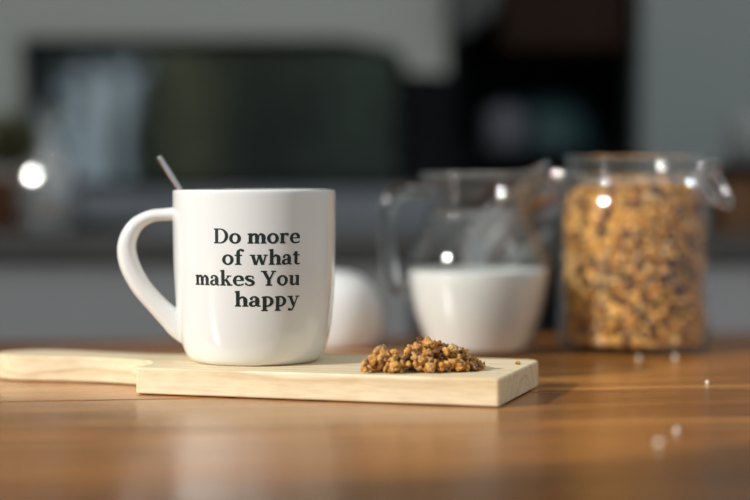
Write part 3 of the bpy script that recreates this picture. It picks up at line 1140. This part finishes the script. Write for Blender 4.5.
for k_ in range(260):
    a, r_ = random.uniform(0, 2*pi), 0.040*sqrt(random.random())
    rr_ = random.uniform(0.003, 0.0048)
    blob(bm, Vector((r_*cos(a), r_*sin(a), 0.1075+0.006*cos(r_/0.04*1.5)+random.uniform(-.003, .002))), rr_, random.random()*50, sub=1, rough=0.45)
gj = from_bm('granola', bm, M['granola'], smooth=False)
gj.location = AC
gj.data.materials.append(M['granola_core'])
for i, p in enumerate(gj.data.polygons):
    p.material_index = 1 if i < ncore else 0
tag(gj, 'golden brown oat granola filling the storage jar', 'granola', kind='stuff')


def clump_mesh(name, seed, mats, flat=1.0):
    random.seed(seed)
    bm = bmesh.new()
    n = random.randint(4, 6)
    for i in range(n):
        dirv = Vector((random.gauss(0, 1), random.gauss(0, 1), random.gauss(0, 0.8*flat))).normalized()
        blob(bm, dirv*random.uniform(0.15, 0.55), random.uniform(0.48, 0.78), seed*7+i, sub=2, flat=flat*0.8, rough=0.75)
    me = bpy.data.meshes.new(name)
    bm.to_mesh(me)
    bm.free()
    me.materials.append(mats)
    for p in me.polygons:
        p.use_smooth = True
    return me


CM = {'golden': [clump_mesh('granola_cluster', s, M['granola_lump']) for s in range(1, 8)],
      'dark': [clump_mesh('granola_cluster_dark', s, M['granola_dark'], 0.9) for s in range(11, 14)],
      'crumb': [clump_mesh('crumb', s, M['oat']) for s in range(31, 33)],
      'pale': [clump_mesh('granola_cluster_pale', s, M['granola_pale'], 0.75) for s in range(21, 24)]}
CL = {'golden': 'golden brown oat cluster in the granola pile on the cutting board',
      'dark': 'dark reddish brown cluster in the granola pile on the cutting board',
      'pale': 'pale toasted oat cluster in the granola pile on the cutting board'}


def cluster(kind, p, r, label=None, group=None):
    me = random.choice(CM[kind])
    o = bpy.data.objects.new('granola_cluster', me)
    COL.objects.link(o)
    o.location = p
    o.scale = (r, r, r)
    o.rotation_euler = (random.uniform(0, 6.28), random.uniform(0, 6.28), random.uniform(0, 6.28))
    tag(o, label or CL[kind], 'granola', group or kind+' granola clusters in the pile on the board')
    return o


random.seed(77)
# mounds: (px centre, depth, radius x, radius y, height)
mounds = [(0.0042, 0.920, 0.0105, 0.0105, 0.0110), (0.0150, 0.925, 0.0110, 0.012, 0.0085), (0.0275, 0.931, 0.0160, 0.015, 0.0152), (0.0395, 0.933, 0.0120, 0.013, 0.0122), (0.0490, 0.935, 0.0080, 0.010, 0.0065)]


def hgt(x, y):
    h = 0
    for cx, cy, rx, ry, hh in mounds:
        q = 1-((x-cx)/rx)**2-((y-cy)/ry)**2
        if q > 0:
            h = max(h, hh*sqrt(q))
    return h


placed = []
tries = 0
while len(placed) < 290 and tries < 40000:
    tries += 1
    x, y = random.uniform(-0.008, 0.060), random.uniform(0.902, 0.950)
    h = hgt(x, y)
    if h <= 0.0008 or y < 0.949-0.304*(x+0.129)+0.0045:
        continue
    r = random.choice([0.0014, 0.0021, 0.0028, 0.0036])
    z = random.uniform(0, 1)**0.6*h
    z = max(z, r*0.85)
    if z > h+0.0006:
        z = r*0.85
        if h < 0.001:
            continue
    if any((x-a)**2+(y-b)**2+(z-c)**2 < (0.50*(r+rr))**2 for a, b, c, rr in placed):
        continue
    placed.append((x, y, z, r))
    kind = random.choices(['golden', 'dark', 'pale'], [0.80, 0.09, 0.11])[0]
    cluster(kind, (x, y, BZ+z), r)
# a few that stand out
random.seed(5)
cluster('pale', (0.0046, 0.919, BZ+0.0108), 0.0036, 'large pale cluster crowning the left end of the granola pile', 'large pale cluster on the pile')
cluster('dark', (0.0238, 0.931, BZ+0.0156), 0.0024, 'dark raisin-like cluster at the very top of the granola pile', 'dark cluster on the pile top')
cluster('golden', (-0.0066, 0.924, BZ+0.0010), 0.0014, 'thin flat crumb lying loose at the left foot of the granola pile', 'loose crumbs on the board')
pz = at(518, 365.5, 0.962)
cluster('golden', (pz.x, 0.962, BZ+0.0008), 0.0014, 'tiny orange crumb lying alone near the right end of the cutting board', 'loose crumbs on the board')
lab = ['pale crumb on the tabletop at the lower right, nearest the camera', 'pale crumb on the tabletop just behind the nearest one',
       'pale crumb by the plank seam at the right', 'pale crumb on the tabletop in front of the storage jar', 'small pale crumb in front of the storage jar, right of the other']
for (px, py, r), lb in zip([(660, 447, 0.0019), (678, 433, 0.0017), (708, 385, 0.0016), (640, 361, 0.0024), (676, 360, 0.0019)], lab):
    Y = H*FP/(py-HY)
    p = at(px, py, Y)
    cluster('crumb', (p.x, Y, r*0.75), r*1.0, lb, 'pale crumbs on the tabletop')
# crumb group names: give the table crumbs their own
for o in COL.objects:
    if o.name.startswith('granola_cluster') and o.get('label', '').find('crumb') >= 0 and o.location.z < 0.01:
        o['group'] = 'pale crumbs on the tabletop'

# ------------------------------------------------------------------ white pot behind the mug
WC = Vector(((334-375)/FP*1.235, 1.235, 0.0003))
WS = 0.86
wpf = spline([(0.034, 0.0), (0.037, 0.001), (0.0395, 0.006), (0.0408, 0.016), (0.0400, 0.028), (0.0365, 0.038), (0.029, 0.0465), (0.018, 0.0515), (0.008, 0.0535), (0.0, 0.054)], 5)
wpf = [(a*WS, b) for a, b in wpf]
wp = from_bm('bowl', lathe_bm([(0, 0.002), (0.028, 0.002)]+wpf[:-1]+[(0, 0.054)], 96), M['ceramic'], smooth=True)
wp.location = WC
tag(wp, 'white rounded ceramic bowl turned upside down, partly hidden behind the mug', 'bowl')

# ------------------------------------------------------------------ light
sun = bpy.data.lights.new('sun', 'SUN')
sun.energy = 3.9
sun.angle = radians(0.8)
sun.color = (1.0, 0.98, 0.935)
so = bpy.data.objects.new('sun', sun)
COL.objects.link(so)
el = radians(26)
az = Vector((-0.866, -0.50, 0))
dirn = Vector((az.x*cos(el), az.y*cos(el), sin(el)))
so.rotation_euler = dirn.to_track_quat('Z', 'Y').to_euler()
so.location = dirn*4

w = bpy.data.worlds.new('world')
S.world = w
w.use_nodes = True
nt = w.node_tree
bg = nt.nodes['Background']
tc = nt.nodes.new('ShaderNodeTexCoord')
sep = nt.nodes.new('ShaderNodeSeparateXYZ')
nt.links.new(tc.outputs['Generated'], sep.inputs[0])
rp = nt.nodes.new('ShaderNodeValToRGB')
e = rp.color_ramp.elements
e.new(0.5)
for el_, (p_, c_) in zip(e, [(0.0, (0.20, 0.26, 0.30)), (0.25, (0.33, 0.345, 0.345)), (0.75, (0.44, 0.455, 0.46))]):
    el_.position = p_
    el_.color = (*c_, 1)
nt.links.new(sep.outputs['Z'], rp.inputs[0])
nt.links.new(rp.outputs[0], bg.inputs['Color'])
bg.inputs['Strength'].default_value = 1.35

# ------------------------------------------------------------------ camera
cam = bpy.data.cameras.new('camera')
co = bpy.data.objects.new('camera', cam)
COL.objects.link(co)
S.camera = co
cam.sensor_width = 36
cam.lens = 85
cam.clip_start = 0.05
co.location = (0, 0, H)
pitch = math.atan((250-HY)/FP)
co.rotation_euler = (pi/2-pitch, 0, 0)
cam.dof.use_dof = True
cam.dof.focus_distance = 0.945
cam.dof.aperture_fstop = 2.5

S.view_settings.view_transform = 'Standard'
S.view_settings.look = 'None'
S.view_settings.gamma = 1
S.view_settings.use_curve_mapping = False
S.view_settings.exposure = 0.0
S.cycles.use_denoising = True
S.cycles.transparent_max_bounces = 24
S.cycles.max_bounces = 14
S.cycles.transmission_bounces = 12
S.cycles.sample_clamp_indirect = 6
